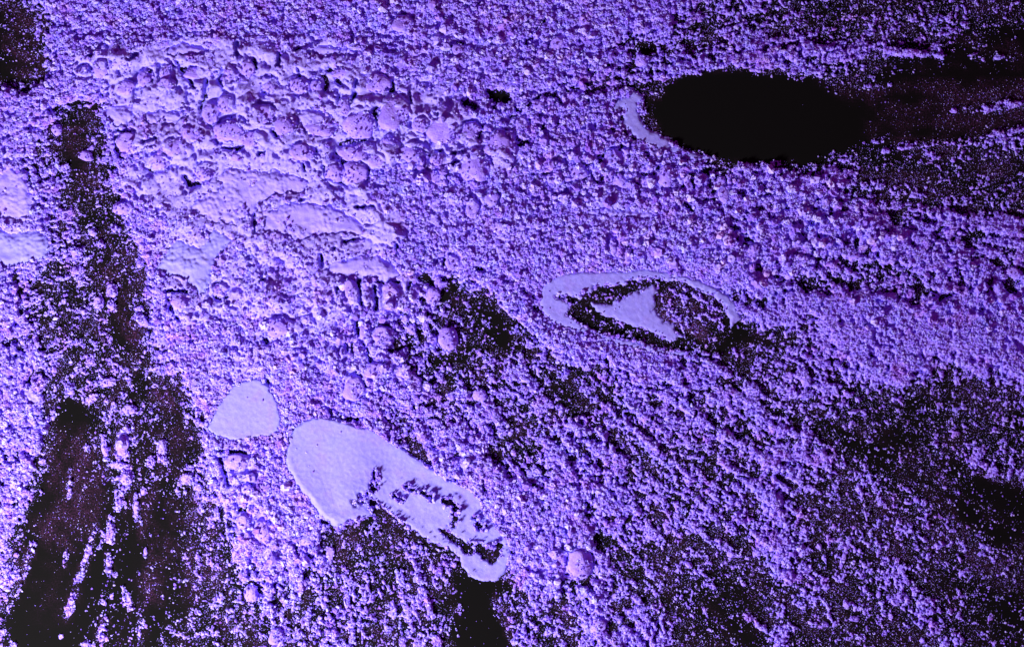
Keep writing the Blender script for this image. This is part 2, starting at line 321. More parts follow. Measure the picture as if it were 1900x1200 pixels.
# where single lumps lie: x, y, half width, half height, turn in degrees
LUMPS = """
875 243 17 16 0|663 283 31 19 0|927 277 28 30 20|880 310 27 29 0|697 157 25 18 10|672 230 28 27 0|733 213 26 30 0|603 240 33 16 5|643 137 28 9 -5
827 247 33 24 0|770 287 24 20 20|620 320 19 18 0|657 323 22 21 0|813 333 19 10 40|813 297 12 12 0|850 93 11 10 0|830 50 14 17 0|747 45 21 17 0
913 370 12 12 0|877 390 11 17 0|1190 113 15 14 0|1080 127 12 12 0|1033 83 12 16 10|1157 57 8 8 0|997 197 13 12 0|1023 190 10 12 0|1060 177 11 11 0
1137 293 17 16 0|1070 320 24 16 -10|1235 327 19 22 20|1150 337 18 14 0|1200 340 17 11 10|1300 333 13 12 0|1277 347 8 15 -20|1267 317 15 11 0|1343 360 13 18 -10
1160 283 9 15 0|973 230 9 18 -35|1337 340 9 14 0|1393 110 8 7 0|1273 120 9 8 0|1570 125 5 6 0|1770 206 9 6 0|1832 205 8 7 0|1887 193 8 7 0|1727 285 10 5 0
1768 298 6 5 0|1800 266 5 5 0|1857 248 8 4 -15|1653 97 8 7 0|1508 435 9 15 15|1580 442 8 12 0|1600 450 7 14 0|1638 437 9 11 0|1675 515 8 9 0|1743 513 9 11 0
1605 538 9 9 0|1853 540 12 21 -12|1880 507 15 11 20|1753 537 7 7 0|1837 550 7 10 0|1552 675 7 8 20|1660 648 6 5 -30|1137 460 8 17 -5|1165 477 7 15 0|1397 467 12 14 0
838 488 13 16 0|830 630 19 25 -10|763 608 11 10 0|727 550 17 29 -20|653 543 13 27 -15|680 540 8 25 -8|803 550 14 19 0|770 547 13 19 0|677 613 10 17 -10|710 623 21 20 0
657 720 21 26 0|697 687 21 17 0|637 653 7 13 0|667 650 12 16 -10|773 707 11 13 0|747 690 15 15 0|837 737 8 8 0|890 733 15 12 0|800 783 14 7 -10|833 773 9 5 30
517 607 27 21 0|663 450 14 4 -12|680 523 9 11 0|813 523 8 12 0|513 490 12 10 0|593 680 9 9 0|487 983 18 22 0|807 843 16 13 0|770 1013 10 7 10|757 978 6 6 0
513 1180 15 18 0|613 1027 8 15 0|567 1003 15 8 -10|1075 1047 24 32 -10|1110 1160 14 16 0|1108 1135 7 9 0|1142 1105 8 7 0|1058 1103 7 6 0|1043 1033 10 13 0|1203 1060 8 6 0
1323 1087 9 5 40|1277 1047 12 6 40|1727 1133 8 8 0|1668 1103 7 9 25|1630 1103 6 8 0|1520 1013 7 7 0|1493 983 8 9 0|1587 1147 10 6 15|1558 1000 9 4 -35|1563 1040 5 17 15
1593 907 5 12 -20|1480 827 8 8 0|1570 1120 7 10 -20|1640 1043 7 6 0|240 267 21 19 0|107 240 12 13 0|160 290 15 10 15|190 130 14 15 0|270 147 14 15 0|363 137 18 10 0
157 133 12 12 0|310 137 10 17 0|460 130 13 16 0|393 213 15 20 -10|430 243 29 20 0|383 320 18 14 0|227 387 18 12 0|143 467 14 11 0|173 432 8 9 0|213 425 8 9 0
208 540 10 15 -10|187 453 9 8 0|262 593 18 10 40|258 572 10 6 0|143 503 14 8 0|183 563 10 14 0|207 567 9 12 0|320 683 14 13 0|293 683 9 9 0|170 740 15 8 -35
200 710 15 9 -15|340 560 21 18 0|410 537 16 13 0|263 460 7 12 0|260 490 8 9 20|433 657 11 11 0|130 723 10 12 0|240 760 14 10 0|80 855 9 6 0|163 830 6 7 0
193 827 6 22 -5|220 863 19 7 5|230 827 11 22 0|302 830 8 17 0|280 857 8 13 0|350 887 15 9 25|367 903 11 8 30|353 867 12 6 0|237 887 12 13 0|267 910 6 9 0
163 1027 5 18 20|143 1073 5 11 20|132 1113 6 9 25|133 1133 6 10 40|113 1180 4 6 0|160 1193 7 7 0|193 1117 5 6 -20|208 1105 4 6 30|203 1040 6 13 0|240 1110 4 13 -15
205 987 7 16 10|220 940 7 12 0|253 943 5 16 0|188 1183 7 9 0|453 970 14 18 0|440 857 25 17 0|460 907 12 12 0|467 1100 14 18 0|270 1023 4 9 0|215 1067 4 6 0
367 1033 6 8 0|410 1110 7 12 10|550 160 22 16 0|530 235 20 18 0|490 215 22 18 0|470 260 24 14 0|330 275 22 16 0|295 300 18 14 0|420 195 14 16 0|505 160 15 14 0
560 285 20 15 0|725 265 16 13 0|780 235 14 13 0|700 300 15 12 0|590 160 12 18 0|640 200 12 16 0|350 250 16 13 0|310 160 14 12 0|235 165 16 13 0|440 290 14 10 0
"""
L_ = []
for row in LUMPS.strip().split('\n'):
    for t in row.split('|'):
        v_ = [float(q_) for q_ in t.split()]
        if 180 < v_[0] < 960 and 80 < v_[1] < 420: v_[2] *= 1.2; v_[3] *= 1.2      # the chunk field: plumper lumps
        L_.append(v_)

# each larger lump sits in a small moat, carved deeper along its upper side
MOAT = np.zeros(X.shape); LBODY = np.zeros(X.shape)
for (x, y, rx, ry, a_) in L_:
    if max(rx, ry) < 9: continue
    q_ = 2.2 * max(rx, ry) + 8
    i0 = int((x - q_ + MG) / ST); i1 = int((x + q_ + MG) / ST) + 1; j0 = int((y - q_ + MG) / ST); j1 = int((y + q_ + MG) / ST) + 1
    xx = X[j0:j1, i0:i1] - x; yy = Y[j0:j1, i0:i1] - y; c_, s_ = math.cos(math.radians(a_)), math.sin(math.radians(a_))
    ex = (xx * c_ + yy * s_); ey = (-xx * s_ + yy * c_)
    rr = np.hypot(ex / rx, ey / ry) * (1 + .34 * (fbm((xx + x) / 15, (yy + y) / 15, 49, 2) - .5)); dist = (rr - 1) * min(rx, ry)
    wob = fbm((xx + x) / 9, (yy + y) / 9, 47, 2)
    side = .35 + .65 * sstep(.25, -.75, yy / np.maximum(np.hypot(xx, yy), 1e-3) + .5 * (wob - .5))
    m_ = sstep(-3, 0, dist) * sstep(7.5, 2.5, dist + 5 * (wob - .5)) * side
    MOAT[j0:j1, i0:i1] = np.maximum(MOAT[j0:j1, i0:i1], m_ * (.55 + .45 * ((x * 7 + y * 13) % 10) / 9) * sstep(.22, .42, fbm((xx + x) / 17, (yy + y) / 17, 48, 2)))
    LBODY[j0:j1, i0:i1] = np.maximum(LBODY[j0:j1, i0:i1], sstep(1, -2, dist))

# ------------------------------------------------------------------ fields from which bed and grains are made
clump = .50 * fbm(X / 7.5, Y / 7.5, 11, 2, .6) + .34 * fbm(X / 19, Y / 19, 12, 2, .5) + .16 * fbm(ang * rad / 13, rad / 26, 13, 2)
sparse = sstep(.90, .50, COV)
fineU = .44 * fbm(X / 4.2, Y / 4.2, 14, 2, .6) + .36 * fbm(X / 11, Y / 11, 16, 2) + .20 * fbm(ang * 150, rad / 60, 13, 3)
U = rank01(clump) * (1 - sparse) + rank01(fineU) * sparse
edge = sstep(-MG, -MG + 70, X) * sstep(W0 + MG, W0 + MG - 70, X) * sstep(-MG, -MG + 70, Y) * sstep(H0 + MG, H0 + MG - 70, Y)
COV = np.clip(COV, 0, 1) * edge
COV = np.where(holes > 0, np.minimum(COV, .22), COV)
COVP = np.clip(COV * 1.06, 0, 1.04)
s = COVP - U - .13 * sstep(.93, .72, COV) - .15 * sparse * sstep(.10, .45, COV) * (1 - .4 * sstep(450, 250, X))                                     # positive where there is powder
dense = sstep(.62, .95, COV)
# caked places: pressed lumps with smooth faces instead of loose crumbs
CAKED = [([(190,140,60),(420,140,75),(640,140,75)], 1), ([(230,220,60),(400,220,90),(640,230,100),(810,240,70)], 1), ([(270,330,50),(420,350,110),(560,380,100),(680,420,70)], 1), ([(430,500,90),(560,560,80),(640,560,70)], .75),
         ([(350,480,60),(360,570,50),(420,540,40)], .9), ([(640,500,70),(720,530,50)], .9), ([(850,270,50),(920,290,40)], .9), ([(440,860,40),(440,950,40)], .8),
         ([(560,640,70),(680,660,60)], .55), ([(480,640,70),(420,680,60)], .5), ([(700,60,90),(850,90,70)], .5), ([(20,330,60),(30,440,60)], .8), ([(1150,320,40),(1230,330,40)], .6),
         ([(1120,395,60),(1190,400,30)], .7), ([(930,420,70),(850,400,60)], .45), ([(510,980,60),(500,1080,50)], .5), ([(1080,1050,30)], .5)]
caked = np.zeros(X.shape)
for n_, (st, k) in enumerate(CAKED):
    caked = np.maximum(caked, k * sstep(-25, 30, sdf_stroke(st, 26, 45, 900 + n_)))
cn = fbm(X / 42, Y / 34, 27, 4, .55)
chunk = caked * sstep(.80, .93, COV)
caked = chunk * sstep(.27, .40, cn + .16 * (caked - .6))
f1, f2, hid = worley(X / 58 + .6 * fbm(X / 30, Y / 30, 5, 2), Y / 46 + .6 * fbm(X / 30, Y / 30, 6, 2), 21)
g1, g2, gid = worley(X / 12 + .6 * fbm(X / 9, Y / 9, 15, 2), Y / 11 + .6 * fbm(X / 9, Y / 9, 16, 2), 22)
k1, k2, kid = worley(X / 6.2, Y / 6.0, 23)
round1 = np.sqrt(np.clip(f2 - f1, 0, 1)); round2 = np.sqrt(np.clip(g2 - g1, 0, 1)); round3 = np.clip(1 - k1 * k1 * 1.5, 0, 1)
H = np.minimum(2.5 + 6 * dense, s * 30)
H = H + dense * (4 * (fbm(X / 60, Y / 60, 25, 3) - .5) * 2)
H = H + sstep(.35, .7, COV) * (round2 * (1.5 + 3.0 * gid)) * (1 - .75 * caked)
H = H + chunk * (np.minimum(round1 * 1.25, 1) * (2 + 10 * hid) + 30 * (fbm(X / 52, Y / 40, 26, 3) - .42))
H = H + caked * (1.5 * (fbm(X / 9, Y / 9, 28, 3, .65) - .5) + 1.0)
H = H + sstep(0, .1, s) * round3 * (1.0 + 1.4 * kid) * (1 - .8 * caked) + (.8 - .5 * caked) * (_h(X, Y, 3) - .5)
H = np.where(chunk > .3, np.maximum(H - crm * 22, np.where(crack > 1.4, -3, .6)), H - crm * 24)
H = H - 12 * MOAT * sstep(.5, .8, COV)
# the bed dips under the pressed patches and stops round them in a small groove
for n_, p in enumerate(PATCH):
    d = psd[n_]
    H = np.where((d > -45) & (d <= 3), np.minimum(H, p[5] - (-1 if n_ in SOFT else 1.5) + (.26 if n_ > 1 else .36) *  np.maximum(-d, 0) + 3.0 * (round2 - .5)), H)
H = np.where(PALL > 3, np.minimum(H, 3), H)
BED = H

# ------------------------------------------------------------------ helpers
def tag(o, label=None, cat=None, group=None, kind=None):
    if label: o['label'] = label
    if cat: o['category'] = cat
    if group: o['group'] = group
    if kind: o['kind'] = kind
    return o
def fast_mesh(name, co, quads=None, tris=None, smooth=True):
    me = bpy.data.meshes.new(name)
    me.vertices.add(len(co)); me.vertices.foreach_set('co', np.ascontiguousarray(co, np.float32).ravel())
    f = quads if quads is not None else tris
    if f is not None:
        n = f.shape[1]
        me.loops.add(f.size); me.loops.foreach_set('vertex_index', f.astype(np.int32).ravel())
        me.polygons.add(len(f)); me.polygons.foreach_set('loop_start', np.arange(0, f.size, n, dtype=np.int32))
        me.update(calc_edges=True)
        me.polygons.foreach_set('use_smooth', np.full(len(f), smooth))
    me.update()
    return me
def link(name, me, mat):
    o = bpy.data.objects.new(name, me); C.objects.link(o)
    if mat and not me.materials: me.materials.append(mat)
    return o
def grid_mesh(name, keep, Z, j0=0, i0=0, step=1):
    ny, nx = Z.shape
    idx = np.arange(ny * nx).reshape(ny, nx)
    kq = keep[:-1, :-1] | keep[1:, :-1] | keep[:-1, 1:] | keep[1:, 1:]
    q = np.stack([idx[:-1, :-1][kq], idx[1:, :-1][kq], idx[1:, 1:][kq], idx[:-1, 1:][kq]], 1)
    used, inv = np.unique(q.ravel(), return_inverse=True)
    xs = X[j0:j0 + ny, i0:i0 + nx].ravel()[used]; ys = Y[j0:j0 + ny, i0:i0 + nx].ravel()[used]
    co = np.stack([(xs - 950) * S, (600 - ys) * S, Z.ravel()[used] * S], 1)
    return fast_mesh(name, co, quads=inv.reshape(-1, 4)), used

# ------------------------------------------------------------------ materials
def new_mat(name):
    m = bpy.data.materials.new(name); m.use_nodes = True
    nt = m.node_tree; b = nt.nodes['Principled BSDF']
    return m, nt, b
def powder_mat(name, c_lo, c_mid, c_hi, per_grain=False, scale=900.0, bump=.25, bscale=5200.0, hue=.9):
    m, nt, b = new_mat(name)
    N = nt.nodes.new; L = nt.links.new
    geo = N('ShaderNodeNewGeometry')
    nz = N('ShaderNodeTexNoise'); nz.inputs['Scale'].default_value = scale; nz.inputs['Detail'].default_value = 5; nz.inputs['Roughness'].default_value = .65
    L(geo.outputs['Position'], nz.inputs['Vector'])
    ramp = N('ShaderNodeValToRGB')
    e = ramp.color_ramp.elements
    e[0].position = .28; e[0].color = (*c_lo, 1); e[1].position = .72; e[1].color = (*c_hi, 1)
    k = e.new(.5); k.color = (*c_mid, 1)
    if per_grain:
        oi = N('ShaderNodeObjectInfo')
        mx = N('ShaderNodeMath'); mx.operation = 'MULTIPLY_ADD'; mx.inputs[1].default_value = .5; 
        h = N('ShaderNodeMath'); h.operation = 'MULTIPLY'; h.inputs[1].default_value = .5
        L(nz.outputs['Fac'], h.inputs[0]); L(oi.outputs['Random'], mx.inputs[0]); L(h.outputs[0], mx.inputs[2])
        L(mx.outputs[0], ramp.inputs['Fac'])
    else:
        L(nz.outputs['Fac'], ramp.inputs['Fac'])
    # pigment drifts a little towards magenta and towards blue
    nh = N('ShaderNodeTexNoise'); nh.inputs['Scale'].default_value = 260; nh.inputs['Detail'].default_value = 4; nh.inputs['Roughness'].default_value = .7
    L(geo.outputs['Position'], nh.inputs['Vector'])
    r2 = N('ShaderNodeValToRGB'); e2 = r2.color_ramp.elements
    e2[0].position = .34; e2[0].color = (1.04, .72, .86, 1); e2[1].position = .66; e2[1].color = (.88, 1.02, 1.0, 1)
    k2 = e2.new(.46); k2.color = (1, 1, 1, 1); k3 = e2.new(.54); k3.color = (1, 1, 1, 1)
    L(nh.outputs['Fac'], r2.inputs['Fac'])
    mm = N('ShaderNodeMix'); mm.data_type = 'RGBA'; mm.blend_type = 'MULTIPLY'; mm.inputs['Factor'].default_value = hue
    L(ramp.outputs['Color'], mm.inputs['A']); L(r2.outputs['Color'], mm.inputs['B'])
    L(mm.outputs['Result'], b.inputs['Base Color'])
    b.inputs['Roughness'].default_value = .85
    b.inputs['Specular IOR Level'].default_value = .25
    n2 = N('ShaderNodeTexNoise'); n2.inputs['Scale'].default_value = bscale; n2.inputs['Detail'].default_value = 3
    L(geo.outputs['Position'], n2.inputs['Vector'])
    bp = N('ShaderNodeBump'); bp.inputs['Strength'].default_value = bump; bp.inputs['Distance'].default_value = 1.5e-4
    L(n2.outputs['Fac'], bp.inputs['Height']); L(bp.outputs['Normal'], b.inputs['Normal'])
    return m
M_bed = powder_mat('violet_powder', (.26, .145, .86), (.325, .225, .95), (.39, .295, .97))
nt = M_bed.node_tree                              # where the powder is caked it has the paler pressed colour
bs = nt.nodes['Principled BSDF']; src = bs.inputs['Base Color'].links[0].from_socket
ca = nt.nodes.new('ShaderNodeAttribute'); ca.attribute_name = 'caked'
cm = nt.nodes.new('ShaderNodeMix'); cm.data_type = 'RGBA'; cm.inputs['B'].default_value = (.325, .268, .86, 1)
cf = nt.nodes.new('ShaderNodeMath'); cf.operation = 'MULTIPLY'; cf.inputs[1].default_value = .85
nt.links.new(ca.outputs['Fac'], cf.inputs[0]); nt.links.new(cf.outputs[0], cm.inputs['Factor'])
nt.links.new(src, cm.inputs['A']); nt.links.new(cm.outputs['Result'], bs.inputs['Base Color'])
M_grain = powder_mat('violet_grain', (.24, .125, .79), (.325, .23, .92), (.47, .41, .96), per_grain=True)
M_lump = powder_mat('violet_lump', (.25, .14, .84), (.315, .205, .93), (.38, .28, .95), hue=.25, scale=1200, bump=.8, bscale=3400)
M_press = powder_mat('pressed_powder', (.205, .180, .70), (.24, .215, .74), (.28, .255, .77), scale=1500, bump=.45, bscale=7000, hue=.35)
M_chalk = powder_mat('chalky_powder', (.26, .185, .84), (.30, .23, .88), (.345, .28, .91), hue=.2, scale=900, bump=.7, bscale=5200)

# table top: black, with a thin film of dust where grains were blown about
DUST = [([(40,20,40),(60,90,45),(55,140,30)], .8), ([(145,240,30),(150,320,30),(190,360,24)], .8), ([(215,440,35),(235,520,40),(250,620,25)], .8), ([(290,670,30),(320,720,40)], .9),
        ([(150,860,70),(120,960,60)], .62), ([(330,820,30),(320,930,50),(310,1060,60)], .5), ([(100,1100,60)], .15), ([(1280,570,60)], 1.5),
        ([(1040,1110,45),(1010,1060,20)], .9), ([(1560,165,50),(1660,170,40)], .5), ([(1700,300,60),(1840,330,60)], .6), ([(1850,60,60)], .6), ([(1640,200,50),(1780,180,80),(1920,170,90)], .55), ([(1700,1000,200)], .5), ([(1500,640,60)], .5)]
dust = .55 * sstep(.03, .40, COV) + 0 * X
for n_, (st, k) in enumerate(DUST):
    d = np.full(X.shape, -60.0)
    dust = np.maximum(dust, k * sstep(-18, 14, sdf_stroke(st, 14, 30, 800 + n_)))
dust = dust * (1 - ovm) * edge * np.clip(.5 + 2.6 * (fbm(X / 34, Y / 34, 850, 4, .65) - .5) + 2.2 * (fbm(ang * 60, rad / 130, 851, 3) - .5), .05, 1.6)
m, nt, b = new_mat('black_table')
N = nt.nodes.new; L = nt.links.new
at = N('ShaderNodeAttribute'); at.attribute_name = 'dust'
geo = N('ShaderNodeNewGeometry')
nz = N('ShaderNodeTexNoise'); nz.inputs['Scale'].default_value = 3300; nz.inputs['Detail'].default_value = 6; nz.inputs['Roughness'].default_value = .75
L(geo.outputs['Position'], nz.inputs['Vector'])
mr = N('ShaderNodeMapRange'); mr.inputs['From Min'].default_value = .46; mr.inputs['From Max'].default_value = .74; mr.inputs['To Max'].default_value = .36
L(nz.outputs['Fac'], mr.inputs['Value'])
mu = N('ShaderNodeMath'); mu.operation = 'MULTIPLY'
L(at.outputs['Fac'], mu.inputs[0]); L(mr.outputs[0], mu.inputs[1])
mix = N('ShaderNodeMix'); mix.data_type = 'RGBA'
mix.inputs['A'].default_value = (.0048, .0047, .0048, 1); mix.inputs['B'].default_value = (.34, .09, .36, 1)
L(mu.outputs[0], mix.inputs['Factor']); L(mix.outputs['Result'], b.inputs['Base Color'])
b.inputs['Roughness'].default_value = .7; b.inputs['Specular IOR Level'].default_value = .0
M_table = m

tx_ = np.concatenate([[-4000, -1500], np.arange(-MG, W0 + MG + 1, 10), [3500, 6000]])
ty_ = np.concatenate([[-3500, -1200], np.arange(-MG, H0 + MG + 1, 10), [2500, 5000]])
TX, TY = np.meshgrid(tx_, ty_)
n1, n2 = TX.shape
idx = np.arange(n1 * n2).reshape(n1, n2)
q = np.stack([idx[:-1, :-1].ravel(), idx[1:, :-1].ravel(), idx[1:, 1:].ravel(), idx[:-1, 1:].ravel()], 1)
co = np.stack([(TX.ravel() - 950) * S, (600 - TY.ravel()) * S, 0 * TX.ravel()], 1)
# rim so that the top has a real thickness
me = fast_mesh('table_top', co, quads=q)
ii = np.clip(((TX + MG) / ST).astype(int), 0, NX - 1); jj = np.clip(((TY + MG) / ST).astype(int), 0, NY - 1)
a = me.attributes.new('dust', 'FLOAT', 'POINT'); a.data.foreach_set('value', dust[jj, ii].ravel().astype(np.float32))
table = link('table_top', me, M_table)
sol = table.modifiers.new('thickness', 'SOLIDIFY'); sol.thickness = .02; sol.offset = -1
tag(table, 'matt black table top, bare in the dark places', 'table top', kind='structure')

# ------------------------------------------------------------------ powder bed
keep = (BED > -.4) & ~(PALL > 6)
me, used_ = grid_mesh('powder_bed', keep, np.maximum(BED, -1.5))
a = me.attributes.new('caked', 'FLOAT', 'POINT'); a.data.foreach_set('value', np.ascontiguousarray(caked.ravel()[used_], np.float32))
bed = link('powder_bed', me, M_bed)
tag(bed, 'crumbly bed of violet powder spread over the black table', 'powder', kind='stuff')

# ------------------------------------------------------------------ pressed patches, each with its own thickness
for n_, p in enumerate(PATCH):
    d = psd[n_]
    k = d > 0
    js, is_ = np.where(k)
    j0, j1, i0, i1 = max(js.min() - 2, 0), js.max() + 3, max(is_.min() - 2, 0), is_.max() + 3
    dd = d[j0:j1, i0:i1]; x = X[j0:j1, i0:i1]; y = Y[j0:j1, i0:i1]
    th, dish = p[5], p[6]
    chalk = n_ in SOFT
    prof = np.sqrt(np.clip(dd / (13 if chalk else 6), 0, 1)) * th
    if n_ == 0:                                   # the smear gets thin towards its lower right end
        prof = np.minimum(prof, 13 - 10 * sstep(640, 730, x + .15 * (y - 900)))
    rim = dish * 1.3 * (sstep(26, 4, dd))
    z = prof + rim * sstep(0, 4, dd) + 2.2 * (fbm(x / 55, y / 55, 60 + n_, 3) - .5) + .55 * (fbm(x / 7, y / 7, 61 + n_, 3, .7) - .5)
    if n_ == 0:                                   # a raised lip along its lower left side
        z += 6 * sstep(70, 0, dd) * sstep(2, 12, dd) * sstep(800, 960, y) * sstep(760, 600, x)
    z += .9 * (fbm(x / 4.5, y / 4.5, 64 + n_, 2) - .5)
    z += sstep(10, 1, dd) * (2.6 if n_ not in (0, 9) else 1.0) * (fbm(x / 6, y / 6, 62 + n_, 2) - .4)
    if chalk:                  # chalkier ones keep a little of the crumb
        z += 5 * (fbm(x / 26, y / 20, 66 + n_, 3) - .5) + 2.2 * round3[j0:j1, i0:i1] * sstep(.42, .6, fbm(x / 22, y / 22, 63 + n_, 3)) * 1.3
    z = np.where(dd > -1.0, z, -1.0)
    me, _ = grid_mesh(p[0], dd > 0, z, j0, i0)
    o = link(p[0], me, M_press if n_ in (0, 1, 2, 6, 8, 9, 10) else M_chalk)
    tag(o, p[1], 'powder smear' if p[0] == 'powder_smear' else 'powder patch')

# surface height anywhere (for things that rest on it)
SURF = np.maximum(BED, 0)
for n_, p in enumerate(PATCH):
    SURF = np.where(psd[n_] > 1, p[5], SURF)
def at_(A, x, y):
    i = np.clip(((np.asarray(x) + MG) / ST + .5).astype(int), 0, NX - 1); j = np.clip(((np.asarray(y) + MG) / ST + .5).astype(int), 0, NY - 1)
    return A[j, i]

def lump_z(x, y, rx, ry):
    rz = min(rx, ry)
    z0 = float(np.median(np.maximum(at_(BED, x + np.array([-rx, rx, 0, 0]) * .8, y + np.array([0, 0, -ry, ry]) * .8), 0)))
    return max(min(z0, 16) - 1 - .22 * min(rz, 20), rz * .22)

# ------------------------------------------------------------------ loose grains: real crumbs instanced on scattered points
rng = np.random.default_rng(4)
def scatter(n, accept, rfun, lift):
    x = rng.uniform(-MG, W0 + MG, n); y = rng.uniform(-MG, H0 + MG, n)
    k = rng.random(n) < accept(x, y)
    x = x[k]; y = y[k]
    r = rfun(len(x), x, y)
    z = at_(SURF, x, y) + r * lift * rng.uniform(.2, 1.0, len(x))
    return np.stack([x, y, z, r], 1)
fine = sstep(1250, 1750, X + .35 * Y) * .62       # grain gets finer to the lower right
def acc_med(x, y):
    s_ = at_(s, x, y)
    q_ = at_(sparse, x, y)
    return sstep(-.01 - .22 * q_, .07 + .22 * q_, s_) * (1 - .25 * q_) * (1 - .75 * at_(fine, x, y) * q_) * np.where(at_(PALL, x, y) > 2, 0, 1) * (1 - .96 * at_(crm, x, y)) * (1 - .9 * at_(MOAT, x, y)) * (1 - .9 * at_(LBODY, x, y)) * (1 - .975 * at_(caked, x, y)) * sstep(.015, .06, at_(COV, x, y))
def acc_small(x, y):
    s_ = at_(s, x, y)
    return sstep(-.30, .08, s_) * np.where(at_(PALL, x, y) > 2.5, .004, 1) * (1 - .8 * at_(crm, x, y)) * (1 - .8 * at_(MOAT, x, y)) * (1 - .9 * at_(LBODY, x, y)) * (1 - .94 * at_(caked, x, y)) * sstep(.015, .08, at_(COV, x, y))
def acc_dust(x, y):
    c_ = at_(COV, x, y)
    return np.clip(.02 + .75 * sstep(.03, .4, c_) + .6 * at_(dust, x, y) ** 1.3, 0, 1) * np.where(at_(PALL, x, y) > 1, .004, 1) * (1 - at_(ovm, x, y) * .992) * at_(edge, x, y)
def acc_rim(x, y):                               # crumbs that lie over the borders of the smooth patches
    d = at_(PALL, x, y); n_ = fbm(x / 11, y / 11, 44, 3)
    creep = np.maximum(at_(CHALK, x, y), 0) * sstep(.55, .62, fbm(x / 24, y / 24, 45, 3)) * (d > 0)
    hole_ = np.maximum(at_(holes, x, y), at_(eyeD, x, y) - 0)
    return (1 - .85 * sstep(-14, -6, hole_)) * np.clip(sstep(-9, -2, d) * sstep(7, 0, d) * sstep(.42, .58, n_) * .9 * sstep(.15, .4, at_(COV, x, y)) + .8 * creep, 0, 1)
def r_rim(n, x, y): return 1.1 + 1.9 * rng.random(n) ** 2
CHALK = np.zeros(X.shape)
for n_ in [3, 4, 5, 7] + SOFT[6:] + [10]: CHALK = np.maximum(CHALK, 1.0 * (psd[n_] > -2))
def r_med(n, x, y): return (1.6 + 2.7 * rng.random(n) ** 2.8) * (1 - .50 * at_(sparse, x, y) * rng.random(n) ** .4) * (1 - .8 * at_(fine, x, y))
CLOTS = [([(1060,330,70),(1250,350,80),(1450,400,90),(1620,430,80)], 1), ([(1200,450,60),(1420,470,60)], .8), ([(700,60,90),(900,110,80),(1100,110,60)], .6), ([(700,560,90),(780,650,80)], .9),
         ([(830,290,90)], .8), ([(1650,540,60),(1850,540,60)], .7), ([(560,640,80)], .5), ([(200,480,60),(240,600,60),(90,560,60)], .6), ([(470,930,60),(510,1080,70)], .8), ([(230,860,50),(320,850,50)], .4), ([(860,860,60),(1000,950,60),(1080,1080,60)], .5), ([(1450,930,60),(1500,1030,60)], .4)]
clotm = np.zeros(X.shape)
for n_, (st, k) in enumerate(CLOTS): clotm = np.maximum(clotm, k * sstep(-40, 40, sdf_stroke(st, 20, 50, 1100 + n_)))
def acc_clot(x, y):
    return at_(clotm, x, y) * sstep(.1, .3, at_(s, x, y)) * (at_(PALL, x, y) < -8) * (1 - at_(crm, x, y)) * (1 - .6 * at_(caked, x, y)) * (at_(eyeD, x, y) < -10)
def r_clot(n, x, y): return 3.6 + 5.6 * rng.random(n) ** 2.3
def r_small(n, x, y): return .75 + .9 * rng.random(n)
def r_dust(n, x, y): return (.30 + .48 * rng.random(n) ** 2.5)
LX = []
for (x, y, rx, ry, a_) in L_:
    n_ = int(rx * ry * 3.14 / (9 if x < 420 and max(rx, ry) < 20 and y > 380 else 34))
    t_ = rng.uniform(0, 6.283, n_); q_ = np.sqrt(rng.random(n_)) * (1.18 if n_ > rx * ry * .2 else 1.0)
    px_ = rx * q_ * np.cos(t_); py_ = ry * q_ * np.sin(t_); a2 = math.radians(a_)
    zz = np.sqrt(np.clip(1 - q_ ** 2, 0, 1)) * min(min(rx, ry), 20) * .78
    zb = lump_z(x, y, rx, ry)
    k_ = rng.random(n_) < .75
    LX.append(np.stack([x + px_ * math.cos(a2) - py_ * math.sin(a2), y + px_ * math.sin(a2) + py_ * math.cos(a2), zb + zz, .8 + 1.7 * rng.random(n_) ** 2], 1)[k_])
clots = scatter(17000, acc_clot, r_clot, .5)
PC = []
for x, y, z, r in clots:
    n_ = int(r * r * .05) + 1
    t_ = rng.uniform(0, 6.283, n_); q_ = np.sqrt(rng.random(n_))
    PC.append(np.stack([x + r * q_ * np.cos(t_), y + r * q_ * np.sin(t_), z + r * .9 * np.sqrt(1 - q_ * q_), .7 + 1.1 * rng.random(n_) ** 2], 1))
nc = len(clots)
pts = np.concatenate([clots] + PC + LX + [scatter(165000, acc_med, r_med, .6), scatter(240000, acc_small, r_small, 1.0), scatter(380000, acc_dust, r_dust, .9), scatter(60000, acc_rim, r_rim, .9)])
npt = len(pts)
co = np.stack([(pts[:, 0] - 950) * S, (600 - pts[:, 1]) * S, pts[:, 2] * S], 1)
me = fast_mesh('loose_grains', co)
def attr(name, typ, data, key):
    a_ = me.attributes.new(name, typ, 'POINT'); a_.data.foreach_set(key, np.ascontiguousarray(data).ravel())
sq = np.stack([rng.uniform(.65, 1.45, npt), rng.uniform(.7, 1.2, npt), rng.uniform(.6, 1.1, npt)], 1) * pts[:, 3:4] * S
attr('grain_scale', 'FLOAT_VECTOR', sq.astype(np.float32), 'vector')
attr('grain_turn', 'FLOAT_VECTOR', rng.uniform(0, 6.28, (npt, 3)).astype(np.float32), 'vector')
kind_ = rng.integers(0, 6, npt); kind_[:nc] = rng.integers(6, 11, nc)
attr('grain_kind', 'INT', kind_.astype(np.int32), 'value')
grains = link('loose_grains', me, M_grain)
tag(grains, 'loose crumbs and dust of violet powder scattered over the black table', 'powder grains', kind='stuff')
ng = bpy.data.node_groups.new('grains', 'GeometryNodeTree')
ng.interface.new_socket('Geometry', in_out='INPUT', socket_type='NodeSocketGeometry')
ng.interface.new_socket('Geometry', in_out='OUTPUT', socket_type='NodeSocketGeometry')
N = ng.nodes.new; L = ng.links.new
gi = N('NodeGroupInput'); go = N('NodeGroupOutput')
